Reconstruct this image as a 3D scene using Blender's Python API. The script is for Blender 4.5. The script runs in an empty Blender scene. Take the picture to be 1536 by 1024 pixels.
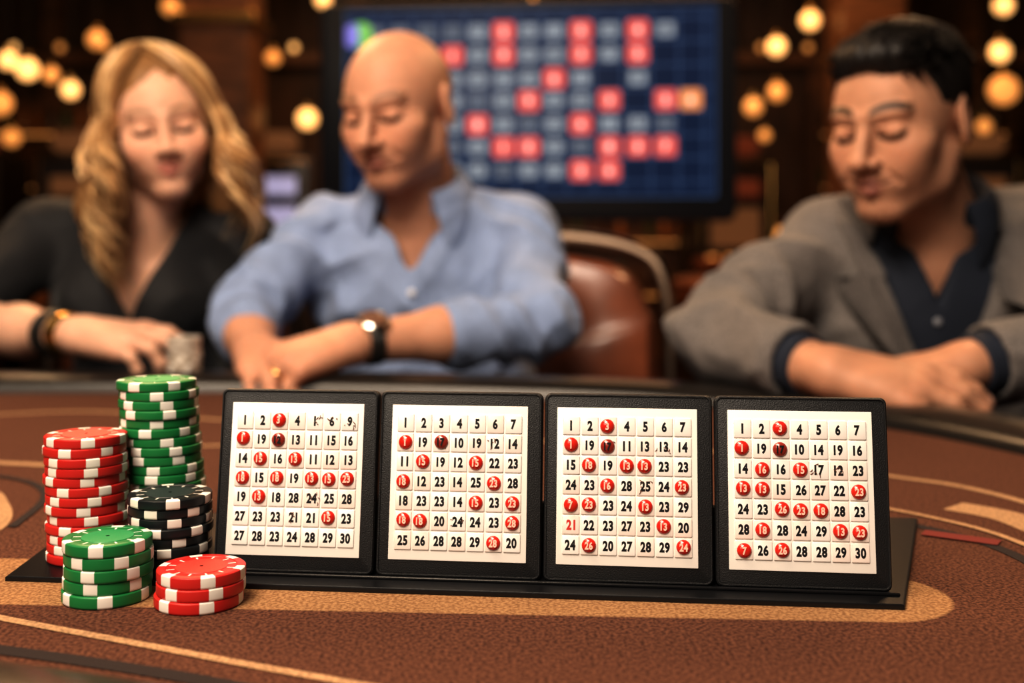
import bpy, math, random
import numpy as np
from mathutils import Vector, Matrix
rng = np.random.default_rng(7); random.seed(7)
rad = math.radians
SC = bpy.context.scene
COL = SC.collection

# ------------------------------------------------------------------ materials
def mat(name, color=(.5,.5,.5), rough=.5, metal=0, bump=0, bscale=200, var=0, vscale=8,
        emit=None, estr=0, coat=0, sss=0, attr=False, sheen=0, trans=0, stretch=None, spec=.5, bdist=.001, fold=0):
    m = bpy.data.materials.new(name); m.use_nodes = True
    nt = m.node_tree; N = nt.nodes; L = nt.links
    b = N['Principled BSDF']
    b.inputs['Base Color'].default_value = (*color, 1)
    b.inputs['Roughness'].default_value = rough
    b.inputs['Metallic'].default_value = metal
    b.inputs['Coat Weight'].default_value = coat
    b.inputs['Coat Roughness'].default_value = .15
    b.inputs['Specular IOR Level'].default_value = spec
    if sheen: b.inputs['Sheen Weight'].default_value = sheen
    if trans: b.inputs['Transmission Weight'].default_value = trans
    if sss:
        b.inputs['Subsurface Weight'].default_value = sss
        b.inputs['Subsurface Radius'].default_value = (1, .35, .2)
        b.inputs['Subsurface Scale'].default_value = .005
    if emit:
        b.inputs['Emission Color'].default_value = (*emit, 1)
        b.inputs['Emission Strength'].default_value = estr
    tc = N.new('ShaderNodeTexCoord'); mp = N.new('ShaderNodeMapping')
    L.new(tc.outputs['Object'], mp.inputs['Vector'])
    if stretch: mp.inputs['Scale'].default_value = stretch
    src = None
    if attr:
        a = N.new('ShaderNodeVertexColor'); a.layer_name = 'Col'; src = a.outputs['Color']
        L.new(src, b.inputs['Base Color'])
    if var:
        n = N.new('ShaderNodeTexNoise'); n.inputs['Scale'].default_value = vscale; n.inputs['Detail'].default_value = 6
        L.new(mp.outputs['Vector'], n.inputs['Vector'])
        r = N.new('ShaderNodeMapRange'); r.inputs['From Min'].default_value = .3; r.inputs['From Max'].default_value = .7
        r.inputs['To Min'].default_value = 1 - var; r.inputs['To Max'].default_value = 1 + var
        L.new(n.outputs['Fac'], r.inputs['Value'])
        mx = N.new('ShaderNodeVectorMath'); mx.operation = 'SCALE'
        if src: L.new(src, mx.inputs[0])
        else: mx.inputs[0].default_value = color
        L.new(r.outputs['Result'], mx.inputs['Scale'])
        L.new(mx.outputs['Vector'], b.inputs['Base Color'])
    last = None
    if fold:
        n3 = N.new('ShaderNodeTexNoise'); n3.inputs['Scale'].default_value = 9; n3.inputs['Detail'].default_value = 2; n3.inputs['Distortion'].default_value = 1.2
        L.new(tc.outputs['Object'], n3.inputs['Vector'])
        try: n3.noise_type='RIDGED_MULTIFRACTAL'
        except Exception: pass
        bf = N.new('ShaderNodeBump'); bf.inputs['Strength'].default_value = fold; bf.inputs['Distance'].default_value = .02
        L.new(n3.outputs['Fac'], bf.inputs['Height']); last = bf
        L.new(bf.outputs['Normal'], b.inputs['Normal'])
    if bump:
        n2 = N.new('ShaderNodeTexNoise'); n2.inputs['Scale'].default_value = bscale; n2.inputs['Detail'].default_value = 4
        L.new(mp.outputs['Vector'], n2.inputs['Vector'])
        bp = N.new('ShaderNodeBump'); bp.inputs['Strength'].default_value = bump; bp.inputs['Distance'].default_value = bdist
        L.new(n2.outputs['Fac'], bp.inputs['Height']); L.new(bp.outputs['Normal'], b.inputs['Normal'])
        if last: L.new(last.outputs['Normal'], bp.inputs['Normal'])
    return m

# ------------------------------------------------------------------ mesh builder
class MB:
    def __init__(s): s.v=[]; s.f=[]; s.m=[]; s.n=0; s.mats=[]
    def mi(s, m):
        if m not in s.mats: s.mats.append(m)
        return s.mats.index(m)
    def add(s, vf, m, M=None, mlist=None):
        v, f = vf
        v = np.asarray(v, float)
        if M is not None:
            A = np.array(M); v = v @ A[:3,:3].T + A[:3,3]
        s.v.append(v)
        n = s.n
        s.f.extend([tuple(i+n for i in q) for q in f])
        if mlist is not None: s.m.extend([s.mi(x) for x in mlist])
        else: s.m.extend([s.mi(m)]*len(f))
        s.n += len(v)
    def obj(s, name, parent=None, M=None, smooth=35):
        me = bpy.data.meshes.new(name)
        me.from_pydata(np.concatenate(s.v).tolist(), [], s.f)
        for m in s.mats: me.materials.append(m)
        me.polygons.foreach_set('material_index', s.m)
        me.update()
        if smooth:
            me.shade_smooth(); me.set_sharp_from_angle(angle=rad(smooth))
        o = bpy.data.objects.new(name, me); COL.objects.link(o)
        if M is not None: o.matrix_world = M
        if parent: o.parent = parent
        return o

def box(c, s, bev=0):
    x,y,z = [a/2 for a in s]; b = bev
    if not b:
        v = [(-x,-y,-z),(x,-y,-z),(x,y,-z),(-x,y,-z),(-x,-y,z),(x,-y,z),(x,y,z),(-x,y,z)]
        f = [(0,3,2,1),(4,5,6,7),(0,1,5,4),(1,2,6,5),(2,3,7,6),(3,0,4,7)]
    else:
        rings=[]
        for (zz,ins) in ((-z,b),(-z+b,0),(z-b,0),(z,b)):
            X=x-ins; Y=y-ins; c2=b*.7
            rings += [(-X+c2,-Y,zz),(X-c2,-Y,zz),(X,-Y+c2,zz),(X,Y-c2,zz),(X-c2,Y,zz),(-X+c2,Y,zz),(-X,Y-c2,zz),(-X,-Y+c2,zz)]
        v=rings; f=[tuple(range(7,-1,-1)), tuple(range(24,32))]
        for r in range(3):
            for i in range(8):
                a=r*8+i; bb=r*8+(i+1)%8
                f.append((a,bb,bb+8,a+8))
    return np.array(v)+np.array(c), f

def lathe(prof, seg=32, c=(0,0,0)):
    v=[]; f=[]
    for r,z in prof:
        for i in range(seg):
            a=2*math.pi*i/seg; v.append((c[0]+r*math.cos(a), c[1]+r*math.sin(a), c[2]+z))
    for j in range(len(prof)-1):
        for i in range(seg):
            a=j*seg+i; b=j*seg+(i+1)%seg
            f.append((a,b,b+seg,a+seg))
    return v,f

def rrect(w,h,r,n=5):
    p=[]
    for (cx,cz,a0) in ((w/2-r,h/2-r,0),(-w/2+r,h/2-r,90),(-w/2+r,-h/2+r,180),(w/2-r,-h/2+r,270)):
        for i in range(n+1):
            a=rad(a0+90*i/n); p.append((cx+r*math.cos(a), cz+r*math.sin(a)))
    return p
def rprism(w,h,r,y0,y1,b,cx=0,cz=0,n=5):
    v=[]; N=4*(n+1)
    for y,ins in ((y0,b),(y0+b*.3,b*.3),(y0+b,0),(y1-b,0),(y1,b)):
        for x,z in rrect(w-2*ins,h-2*ins,max(r-ins,1e-4),n): v.append((x+cx,y,z+cz))
    f=[tuple(range(N)), tuple(range(5*N-1,4*N-1,-1))]
    for j in range(4):
        for i in range(N):
            a=j*N+i; bb=j*N+(i+1)%N
            f.append((a,a+N,bb+N,bb))
    return v,f

def tube(path, radii, seg=8, closed=False, flat=1.0, caps=True):
    P=np.array(path,float); n=len(P)
    if np.isscalar(radii): radii=[radii]*n
    if closed: T=np.roll(P,-1,0)-np.roll(P,1,0)
    else: T=np.gradient(P,axis=0)
    T/= np.linalg.norm(T,axis=1)[:,None]+1e-12
    u=np.array([0,0,1.]); 
    if abs(T[0]@u)>.9: u=np.array([1.,0,0])
    v=[];f=[]
    for i in range(n):
        u=u-(u@T[i])*T[i]; u/=np.linalg.norm(u)+1e-12; w=np.cross(T[i],u)
        for k in range(seg):
            a=2*math.pi*k/seg
            v.append(P[i]+radii[i]*(math.cos(a)*u+flat*math.sin(a)*w))
    m=n if closed else n-1
    for i in range(m):
        for k in range(seg):
            a=i*seg+k; b=i*seg+(k+1)%seg; c=((i+1)%n)*seg+(k+1)%seg; d=((i+1)%n)*seg+k
            f.append((a,b,c,d))
    if not closed and caps:
        f.append(tuple(range(seg-1,-1,-1))); f.append(tuple(range((n-1)*seg,n*seg)))
    return v,f

def catmull(pts, sub=8, closed=False):
    P=np.array(pts,float); n=len(P); out=[]
    rngi = range(n) if closed else range(n-1)
    for i in rngi:
        if closed: p0,p1,p2,p3=P[(i-1)%n],P[i],P[(i+1)%n],P[(i+2)%n]
        else: p0,p1,p2,p3=P[max(i-1,0)],P[i],P[i+1],P[min(i+2,n-1)]
        for k in range(sub):
            t=k/sub
            out.append(.5*((2*p1)+(-p0+p2)*t+(2*p0-5*p1+4*p2-p3)*t*t+(-p0+3*p1-3*p2+p3)*t**3))
    if not closed: out.append(P[-1])
    return np.array(out)

def sphere(c,r,seg=16,ring=10,sc=(1,1,1)):
    prof=[(r*math.sin(math.pi*i/ring)+1e-6, -r*math.cos(math.pi*i/ring)) for i in range(ring+1)]
    v,f=lathe(prof,seg); v=np.array(v)*np.array(sc)+np.array(c)
    return v,f

def empty(name, loc=(0,0,0)):
    e=bpy.data.objects.new(name,None); COL.objects.link(e); e.empty_display_size=.1; e.location=(0,0,0)
    return e

# ------------------------------------------------------------------ text
_tc={}
def text_vf(s,off=.045):
    if (s,off) in _tc: return _tc[(s,off)]
    cu=bpy.data.curves.new('t','FONT'); cu.body=s; cu.size=1; cu.offset=off; cu.resolution_u=4; cu.space_character=1.10
    o=bpy.data.objects.new('t',cu); COL.objects.link(o)
    dg=bpy.context.evaluated_depsgraph_get(); dg.update()
    me=bpy.data.meshes.new_from_object(o.evaluated_get(dg))
    v=np.array([x.co[:2] for x in me.vertices]); f=[tuple(p.vertices) for p in me.polygons]
    lo=v.min(0); hi=v.max(0); v=(v-(lo+hi)/2)/(hi[1]-lo[1])
    bpy.data.objects.remove(o); bpy.data.meshes.remove(me); bpy.data.curves.remove(cu)
    _tc[(s,off)]=(v,f); return _tc[(s,off)]
def text_at(mb,s,cx,cz,y,h,m,wx=.85):
    v,f=text_vf(s)
    V=np.stack([cx+v[:,0]*h*wx, np.full(len(v),y), cz+v[:,1]*h],1)
    mb.add((V,f),m)

# ------------------------------------------------------------------ SDF engine
def smin(a,b,k):
    h=np.maximum(k-np.abs(a-b),0)/k
    return np.minimum(a,b)-h*h*k*.25
class SDF:
    def __init__(s,lo,hi,h):
        s.lo=np.array(lo,float); s.h=h
        s.n=(np.ceil((np.array(hi)-s.lo)/h)+1).astype(int)
        s.F=np.full(s.n,1.0,np.float32)
        s.ax=[(s.lo[i]+h*np.arange(s.n[i])).astype(np.float32) for i in range(3)]
    def blk(s,lo,hi):
        a=np.clip(np.floor((np.array(lo)-s.lo)/s.h).astype(int),0,s.n)
        b=np.clip(np.ceil((np.array(hi)-s.lo)/s.h).astype(int)+1,0,s.n)
        if (b<=a).any(): return None
        sl=tuple(slice(a[i],b[i]) for i in range(3))
        return sl,s.ax[0][sl[0]][:,None,None],s.ax[1][sl[1]][None,:,None],s.ax[2][sl[2]][None,None,:]
    def op(s,sl,d,k,mode):
        F=s.F[sl]
        if mode=='add': s.F[sl]=smin(F,d,k)
        elif mode=='sub': s.F[sl]=-smin(-F,d,k)
        elif mode=='int': s.F[sl]=-smin(-F,-d,k)
    def rc(s,a,b,ra,rb,k=.01,mode='add'):
        a=np.array(a,float); b=np.array(b,float); m=k+2.5*s.h
        B=s.blk(np.minimum(a-ra,b-rb)-m,np.maximum(a+ra,b+rb)+m)
        if B is None: return
        sl,X,Y,Z=B; e=b-a; L=max(e@e,1e-12)
        t=np.clip(((X-a[0])*e[0]+(Y-a[1])*e[1]+(Z-a[2])*e[2])/L,0,1)
        d=np.sqrt((X-a[0]-t*e[0])**2+(Y-a[1]-t*e[1])**2+(Z-a[2]-t*e[2])**2)-(ra+(rb-ra)*t)
        s.op(sl,d,k,mode)
    def ell(s,c,r,k=.01,mode='add',rot=None):
        c=np.array(c,float); r=np.array(r,float); mr=r.max() if rot is not None else r
        m=k+2.5*s.h
        B=s.blk(c-mr-m,c+mr+m)
        if B is None: return
        sl,X,Y,Z=B; X=X-c[0];Y=Y-c[1];Z=Z-c[2]
        if rot is not None:
            R=np.array(rot); 
            X,Y,Z=(R[0,0]*X+R[1,0]*Y+R[2,0]*Z, R[0,1]*X+R[1,1]*Y+R[2,1]*Z, R[0,2]*X+R[1,2]*Y+R[2,2]*Z)
        k0=np.sqrt((X/r[0])**2+(Y/r[1])**2+(Z/r[2])**2)
        k1=np.sqrt((X/r[0]**2)**2+(Y/r[1]**2)**2+(Z/r[2]**2)**2)+1e-9
        s.op(sl,k0*(k0-1)/k1,k,mode)
    def fn(s,f,k=.004,mode='sub',lo=None,hi=None):
        if lo is None: lo=s.lo; hi=s.lo+s.n*s.h
        B=s.blk(lo,hi)
        if B is None: return
        sl,X,Y,Z=B
        d=np.broadcast_to(f(X,Y,Z),s.F[sl].shape); s.op(sl,d,k,mode)
    def surf_y(s,x,z):
        i=int(round((x-s.lo[0])/s.h)); k=int(round((z-s.lo[2])/s.h))
        if not(0<=i<s.n[0] and 0<=k<s.n[2]): return None
        col=s.F[i,:,k]; w=np.where(col<0)[0]
        return float(s.ax[1][w[0]]) if len(w) else None
    def mesh(s):
        F=s.F; I=F<0
        tot=sum(I[a:a+F.shape[0]-1 if a==0 else None, b:b+F.shape[1]-1 if b==0 else None, d:d+F.shape[2]-1 if d==0 else None].astype(np.int8)
                for a in (0,1) for b in (0,1) for d in (0,1))
        ci=np.argwhere((tot>0)&(tot<8)); n=len(ci)
        idx=np.full(tot.shape,-1,np.int32); idx[ci[:,0],ci[:,1],ci[:,2]]=np.arange(n)
        acc=np.zeros((n,3)); cnt=np.zeros(n)
        C=[(a,b,d) for a in (0,1) for b in (0,1) for d in (0,1)]
        for p in C:
            for ax in range(3):
                if p[ax]: continue
                q=list(p); q[ax]=1
                fa=F[ci[:,0]+p[0],ci[:,1]+p[1],ci[:,2]+p[2]]; fb=F[ci[:,0]+q[0],ci[:,1]+q[1],ci[:,2]+q[2]]
                m=(fa<0)!=(fb<0)
                t=np.where(m,fa/(fa-fb+1e-20),0)
                pos=np.tile(np.array(p,float),(n,1)); pos[:,ax]+=t
                acc[m]+=pos[m]; cnt[m]+=1
        V=s.lo+(ci+acc/cnt[:,None])*s.h
        faces=[]
        for ax in range(3):
            u=(ax+1)%3; w=(ax+2)%3
            A=np.moveaxis(I,[ax,u,w],[0,1,2]); ID=np.moveaxis(idx,[ax,u,w],[0,1,2])
            a=A[:-1,1:-1,1:-1]; b=A[1:,1:-1,1:-1]
            e=np.argwhere(a!=b); 
            if not len(e): continue
            i=e[:,0]; j=e[:,1]+1; k=e[:,2]+1
            ins=A[i,j,k]
            q=np.stack([ID[i,j-1,k-1],ID[i,j,k-1],ID[i,j,k],ID[i,j-1,k]],1)
            q[~ins]=q[~ins][:,::-1]
            faces.append(q)
        return V,np.concatenate(faces)

def fast_obj(name,V,Q,material,parent=None,colors=None,disp=None,M=None,smooth_iter=0):
    me=bpy.data.meshes.new(name); n=len(V); m=len(Q)
    me.vertices.add(n); me.vertices.foreach_set('co',np.ascontiguousarray(V,dtype=np.float32).ravel())
    me.loops.add(m*4); me.loops.foreach_set('vertex_index',Q.astype(np.int32).ravel())
    me.polygons.add(m); me.polygons.foreach_set('loop_start',np.arange(m,dtype=np.int32)*4)
    me.polygons.foreach_set('use_smooth',np.ones(m,bool))
    me.update(calc_edges=True)
    if disp is not None:
        nn=np.zeros(n*3,np.float32); me.vertices.foreach_get('normal',nn); nn=nn.reshape(-1,3)
        V=V+nn*disp(V,nn)[:,None]
        me.vertices.foreach_set('co',V.astype(np.float32).ravel()); me.update()
    if colors is not None:
        ca=me.color_attributes.new('Col','FLOAT_COLOR','POINT')
        c=np.ones((n,4),np.float32); c[:,:3]=colors; ca.data.foreach_set('color',c.ravel())
    me.materials.append(material)
    o=bpy.data.objects.new(name,me); COL.objects.link(o)
    if M is not None: o.matrix_world=M
    if parent: o.parent=parent
    return o

def sstep(x,a,b):
    t=np.clip((x-a)/(b-a),0,1); return t*t*(3-2*t)
def wrinkle(V,amp,freq,seed):
    r=np.random.default_rng(seed); out=np.zeros(len(V))
    for i in range(4):
        a=r.normal(size=3); a/=np.linalg.norm(a); b=r.normal(size=3); b/=np.linalg.norm(b)
        f=freq*r.uniform(.5,1.3)
        w=np.sin(V@a*f+2.2*np.sin(V@b*f*.5+r.uniform(0,6))+r.uniform(0,6))
        gate=sstep(np.sin(V@b*freq*.35+r.uniform(0,6)),-.3,.8)
        out+=(1-np.abs(w)*2)*gate
    return amp*out/2
def folds(V,c,axis,R,amp,freq):
    c=np.array(c); a=np.array(axis,float); a/=np.linalg.norm(a)
    d=V-c; g=np.exp(-(d**2).sum(1)/R**2)
    return amp*g*((1-np.abs(np.sin(d@a*freq*.5+1.6*np.sin(V@np.array([17.,23,11])))))*2-1)
def segdist(V,a,b):
    a=np.array(a);b=np.array(b);e=b-a;t=np.clip((V-a)@e/(e@e),0,1)
    return np.linalg.norm(V-a-t[:,None]*e,axis=1),t

# ------------------------------------------------------------------ common materials
M_skin=mat('skin',rough=.50,attr=True,sss=.15,bump=.12,bscale=500,var=.08,vscale=45,spec=.28)
M_black=mat('black_plastic',(.016,.016,.017),.45,bump=.35,bscale=1500)
M_blackgl=mat('black_tray',(.008,.008,.009),.32,bump=.08,bscale=900)
M_card=mat('card_white',(.88,.85,.81),.55)
M_tile=mat('tile_ivory',(.88,.85,.82),.35,coat=.2)
M_tile2=mat('tile_pinkish',(.86,.78,.73),.35,coat=.2)
M_ink=mat('ink_black',(.006,.006,.008),.5)
M_inkred=mat('ink_red',(.6,.05,.04),.5)
M_smudge=mat('smudge_brown',(.18,.09,.06),.6)
M_dome=mat('red_marker',(.66,.035,.022),.18,coat=.7)
M_domed=mat('dark_red_marker',(.32,.045,.032),.2,coat=.7)
M_domet=mat('marker_numeral',(.95,.60,.50),.4)
M_chrome=mat('brushed_metal',(.22,.165,.125),.28,metal=1)
M_gold=mat('gold',(.85,.55,.2),.25,metal=1)
M_leather=mat('brown_leather',(.26,.085,.040),.33,bump=.3,bscale=180,var=.25,vscale=20,coat=.3)
M_rail=mat('rail_leather',(.018,.015,.013),.30,bump=.2,bscale=300,coat=.2)
M_wood=mat('dark_wood',(.09,.040,.018),.4,var=.5,vscale=6,stretch=(1,1,8),coat=.2)
M_wood2=mat('amber_wood',(.19,.085,.036),.4,var=.5,vscale=5,stretch=(1,1,6))

# ------------------------------------------------------------------ camera
cam=bpy.data.cameras.new('camera'); co=bpy.data.objects.new('camera',cam); COL.objects.link(co)
co.location=(0,0,.937); co.rotation_euler=(rad(90),0,0)
cam.lens=40; cam.sensor_width=36; cam.shift_y=-152/1536; cam.clip_start=.02; cam.clip_end=60
cam.dof.use_dof=True; cam.dof.focus_distance=.605; cam.dof.aperture_fstop=4.2
SC.camera=co

# ------------------------------------------------------------------ room
def slab(name,c,s,m):
    b=MB(); b.add(box(c,s),m); return b.obj(name,smooth=0)
M_carpet=mat('carpet',(.07,.02,.014),.95,var=.6,vscale=5,bump=.6,bscale=200)
M_wall=mat('wall_panelling',(.09,.042,.021),.5,var=.6,vscale=3,stretch=(3,3,.6))
M_ceil=mat('ceiling_paint',(.06,.032,.019),.8,var=.3,vscale=2)
slab('floor',(0,2.5,-.05),(13,13.2,.1),M_carpet)
slab('ceiling',(0,2.5,3.25),(13,13.2,.1),M_ceil)
slab('wall_back',(0,9.05,1.6),(13,.1,3.2),M_wall)
slab('wall_front',(0,-4.05,1.6),(13,.1,3.2),M_wall)
slab('wall_left',(-6.45,2.5,1.6),(.1,13,3.2),M_wall)
slab('wall_right',(6.45,2.5,1.6),(.1,13,3.2),M_wall)
b=MB()
for i in range(12):
    b.add(box((0,-3+i*1.05,3.11),(12.8,.16,.18),),M_wood)
for x in (-5,-3,-1,1,3,5):
    b.add(box((x,2.5,3.15),(.12,12.8,.12)),M_wood)
b.obj('trim_ceiling_beams',smooth=0)
b=MB()
for i in range(11): b.add(box((-6+i*1.2,8.94,1.6),(.14,.12,3.2)),M_wood2)
b.add(box((0,8.92,1.05),(12.6,.16,.08)),M_wood2); b.add(box((0,8.92,2.35),(12.6,.16,.1)),M_wood2); b.add(box((0,8.95,.1),(12.6,.1,.2)),M_wood)
b.obj('trim_wall_panels',smooth=0)

def column(x,y,w=.36):
    b=MB(); b.add(box((x,y,1.6),(w,w,3.2),.02),M_wood2)
    b.add(box((x,y,.12),(w+.1,w+.1,.24),.02),M_wood); b.add(box((x,y,2.0),(w+.06,w+.06,.06),.01),M_gold)
    b.add(box((x,y,3.05),(w+.12,w+.12,.2),.02),M_wood)
    return b.obj('wooden_column')
column(-1.42,5.6,.34); column(-4.0,6.3); column(2.05,6.6,.36); column(3.75,5.2,.4)

# ------------------------------------------------------------------ lamps of the hall
M_globe=mat('lamp_globe',(1,.8,.5),.5,emit=(1,.55,.20),estr=2.0)
M_globe2=mat('lamp_globe_soft',(1,.7,.4),.5,emit=(1,.42,.11),estr=.95)
M_cord=mat('lamp_cord',(.02,.015,.01),.6)
def pendant(px,py,Y,r,bright=True):
    x=(px)*Y; z=.937+py*Y
    b=MB(); b.add(sphere((x,Y,z),r,20,12),M_globe if bright else M_globe2)
    b.add(tube([(x,Y,z+r*.9),(x,Y,3.2)],.003,6),M_cord)
    b.add(lathe([(.001,r+.03),(r*.3,r+.025),(r*.35,r*.9),(.001,r*.9)],16,(x,Y,z)),M_gold)
    return b.obj('pendant_lamp')
for (sx,sz,Y,r,br) in [(-.277,.1845,6,.042,1),(-.233,.123,5.6,.052,1),(-.180,.1066,6.2,.055,1),(-.388,.132,5.4,.042,1),
        (-.426,.150,5.8,.055,1),(-.443,.158,5.2,.04,1),(-.405,.145,6.0,.04,0),(-.365,.176,6.2,.05,0),(.2326,.170,6.2,.050,1),(.262,.193,6.7,.055,1),
        (.212,.117,5.6,.045,0),(.233,.130,7.0,.055,0),(.429,.165,5.8,.05,1),(.432,.132,6.6,.085,0),(.432,.206,6.2,.05,1),
        (.0187,.206,7,.04,1),(-.166,.211,6,.04,1),(-.45,.12,6.8,.07,0),(.35,.185,7.9,.05,0),(-.30,.205,7.9,.06,0),(.15,.2,8,.05,0),
        (.222,.092,7.9,.04,0),(.415,.10,7.9,.05,0),(-.21,.16,7.9,.05,0),(-.44,.09,7.9,.06,0)]:
    pendant(sx,sz,Y,r,br)

M_cab=mat('slot_cabinet',(.02,.012,.010),.4,coat=.3)
M_scr=[mat('slot_screen_a',(.06,.015,.01),.3,emit=(.8,.17,.06),estr=.16),mat('slot_screen_b',(.06,.03,.015),.3,emit=(1,.42,.16),estr=.15),
       mat('slot_screen_c',(.1,.1,.15),.3,emit=(.65,.6,.85),estr=.65)]
def slot(x,y,rz,k):
    b=MB(); b.add(box((0,0,.35),(.6,.6,.7),.02),M_cab)
    b.add(box((0,.08,1.08),(.56,.4,.82),.03),M_cab); b.add(box((0,-.14,.78),(.56,.3,.08),.02),M_leather)
    b.add(box((0,-.13,1.02),(.34,.02,.26),.005),M_scr[k%3])
    b.add(box((0,-.13,1.28),(.34,.02,.12),.005),M_scr[2 if k==2 else (k+1)%2])
    b.add(rprism(.36,.13,.06,-.1,.1,.02,0,1.56),M_scr[(k+1)%2])
    for i in range(4): b.add(lathe([(.03,.0),(.03,.015),(.001,.018)],12,(-.18+i*.12,-.2,.82)),M_globe2)
    b.add(tube([(-.24,-.14,.9),(-.24,-.14,1.44),(.24,-.14,1.44),(.24,-.14,.9)],.010,8),M_gold)
    return b.obj('slot_machine',M=Matrix.Translation((x,y,0))@Matrix.Rotation(rz,4,'Z'))
for i,(x,y,k) in enumerate([(-2.75,7.3,0),(-3.5,7.3,1),(-1.55,7.3,2),(3.0,7.4,0),(1.45,7.6,1)]):
    slot(x,y,rad(8*(-1)**i),k)

b=MB()
for i in range(34):
    b.add(sphere((-6+i*.36,8.76,2.42),.030,10,6),M_globe if i%3==0 else M_globe2)
b.add(tube([(-6.1,8.78,2.45),(6.1,8.78,2.45)],.008,6),M_cord)
b.obj('fairy_lights')
M_bot=[mat('bottle_amber',(.35,.12,.02),.15,coat=.5),mat('bottle_green',(.03,.08,.02),.15,coat=.5),mat('bottle_dark',(.05,.02,.01),.15,coat=.5)]
def shelf(x,y,w):
    b=MB(); b.add(box((x,y+.12,1.0),(w,.04,2.0)),M_wood2)
    for z in (.55,.95,1.35,1.75): 
        b.add(box((x,y,z),(w,.28,.035)),M_wood2); b.add(box((x,y-.12,z-.028),(w*.9,.02,.012)),M_globe2)
        for i in range(int(w/.11)):
            xx=x-w/2+.08+i*.11; h=rng.uniform(.12,.22)
            b.add(lathe([(.001,0),(.03,0),(.03,h*.6),(.011,h*.75),(.011,h),(.001,h)],10,(xx,y,z+.018)),M_bot[int(rng.integers(0,3))])
    for s in (-1,1): b.add(box((x+s*w/2,y,1.0),(.05,.3,2.0)),M_wood)
    return b.obj('bar_shelf')
shelf(3.0,8.6,1.5); shelf(4.6,8.6,1.2); shelf(-3.3,8.6,1.4); shelf(.9,8.6,1.2)

def back_table(x,y):
    b=MB(); pr=[(.001,.60),(.66,.60),(.70,.66),(.74,.74),(.74,.78),(.70,.80),(.64,.80),(.62,.775),(.001,.775)]
    v,f=lathe(pr,40); v=np.array(v)*np.array([1.15,.7,1])
    ml=[]
    for j in range(len(pr)-1): ml+= [M_felt2 if j>=7 else (M_gold if j in (2,) else M_leather)]*40
    b.add((v,f),None,mlist=ml)
    b.add(lathe([(.3,0),(.28,.05),(.12,.1),(.12,.6)],24),M_wood)
    return b.obj('gaming_table',M=Matrix.Translation((x,y,0)))
M_felt2=mat('felt_tan',(.35,.19,.08),.9,var=.2)
back_table(1.45,4.3); back_table(-2.2,4.6)
def table_lamp(x,y,z):
    b=MB(); b.add(lathe([(.06,0),(.06,.012),(.012,.03),(.01,.16),(.001,.16)],20),M_gold)
    b.add(lathe([(.001,.15),(.05,.15),(.035,.21),(.001,.21)],20),M_globe2)
    return b.obj('table_lamp',M=Matrix.Translation((x,y,z)))
table_lamp(1.05,4.35,.776); table_lamp(1.75,4.3,.776); table_lamp(-2.1,4.5,.776)

# ------------------------------------------------------------------ television
M_bez=mat('tv_bezel',(.014,.015,.020),.35,coat=.3)
M_scrn=mat('tv_screen',(.004,.005,.010),.4,emit=(.010,.022,.058),estr=1,spec=.2)
M_line=mat('tv_gridline',(.01,.015,.03),.4,emit=(.07,.13,.26),estr=.9,spec=.2)
M_cg=mat('tv_cell_grey',(.05,.05,.055),.5,emit=(.33,.37,.42),estr=1,spec=.2)
M_cg2=mat('tv_cell_dim',(.03,.03,.035),.5,emit=(.16,.19,.245),estr=1,spec=.2)
M_cr=mat('tv_cell_red',(.1,.01,.01),.5,emit=(.84,.16,.135),estr=1.0,spec=.2)
M_cw=mat('tv_digit_light',(.3,.3,.3),.5,emit=(1,.70,.66),estr=1.1,spec=.2)
M_cd=mat('tv_digit_dark',(.01,.01,.012),.5,emit=(.04,.05,.07),estr=1,spec=.2)
M_co=mat('tv_cell_orange',(.1,.04,.01),.5,emit=(.9,.36,.13),estr=1.0,spec=.2)
M_lg=mat('tv_mark_green',(.1,.3,.05),.4,emit=(.18,.55,.12),estr=.75)
M_lb=mat('tv_mark_blue',(.1,.1,.4),.4,emit=(.28,.25,.75),estr=.75)
b=MB()
b.add(rprism(1.21,.64,.03,-.035,.03,.01,0,0),M_bez)
b.add(rprism(1.075,.545,.008,-.0365,-.030,.001,0.01,.022),M_scrn)
for (cx,cz,sx,sz) in ((.01,.2935,1.07,.004),(.01,-.2495,1.07,.004),(-.526,.022,.004,.54),(.546,.022,.004,.54)):
    b.add(box((cx,-.0370,cz),(sx,.001,sz)),M_line)
cols=[560,600,640,680,718,757,795,833,873,915,957,998,1035]; rows=[47,82,118,151,186,220,255,285]
reds={0:(5,8,10),1:(3,5,8,10),2:(7,),3:(6,9,11),4:(4,8),5:(5,6,9,10,11),6:(8,9),7:()}
blk={0:(12,),1:(11,12),2:(9,11,12),3:(10,),4:(12,),5:(12,),6:(10,11,12),7:tuple(range(13))}
for c in [537]+cols:
    x=(c+19.5-789)*.00193; b.add(box((x,-.0368,.022),(.003,.001,.52)),M_line)
for r in [12]+rows[:-1]:
    z=(165-(r+17))*.00193; b.add(box((.01,-.0368,z),(1.05,.001,.003)),M_line)
kk=1
for ri,r in enumerate(rows):
    for ci_,c in enumerate(cols):
        kk+=1
        x=(c-789)*.00193; z=(165-r)*.00193
        if ci_ in blk[ri] and not (ri==3 and ci_==12): continue
        if ri==3 and ci_==12: m,dm=M_co,M_cw
        elif ci_ in reds[ri]: m,dm=M_cr,M_cw
        elif ci_<3: m,dm=M_cg2,M_cd
        else: m,dm=(M_cg if (kk*7)%5 else M_cg2),M_cd
        red = m in (M_cr,M_co)
        b.add(rprism(.064 if red else .052,.060 if red else .044,.008,-.039,-.036,.001,x,z,2),m)
        text_at(b,str((kk*13)%9+1),x,z,-.0396,.026,dm,1.1)
x=(540-789)*.00193; z=(165-50)*.00193
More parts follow.
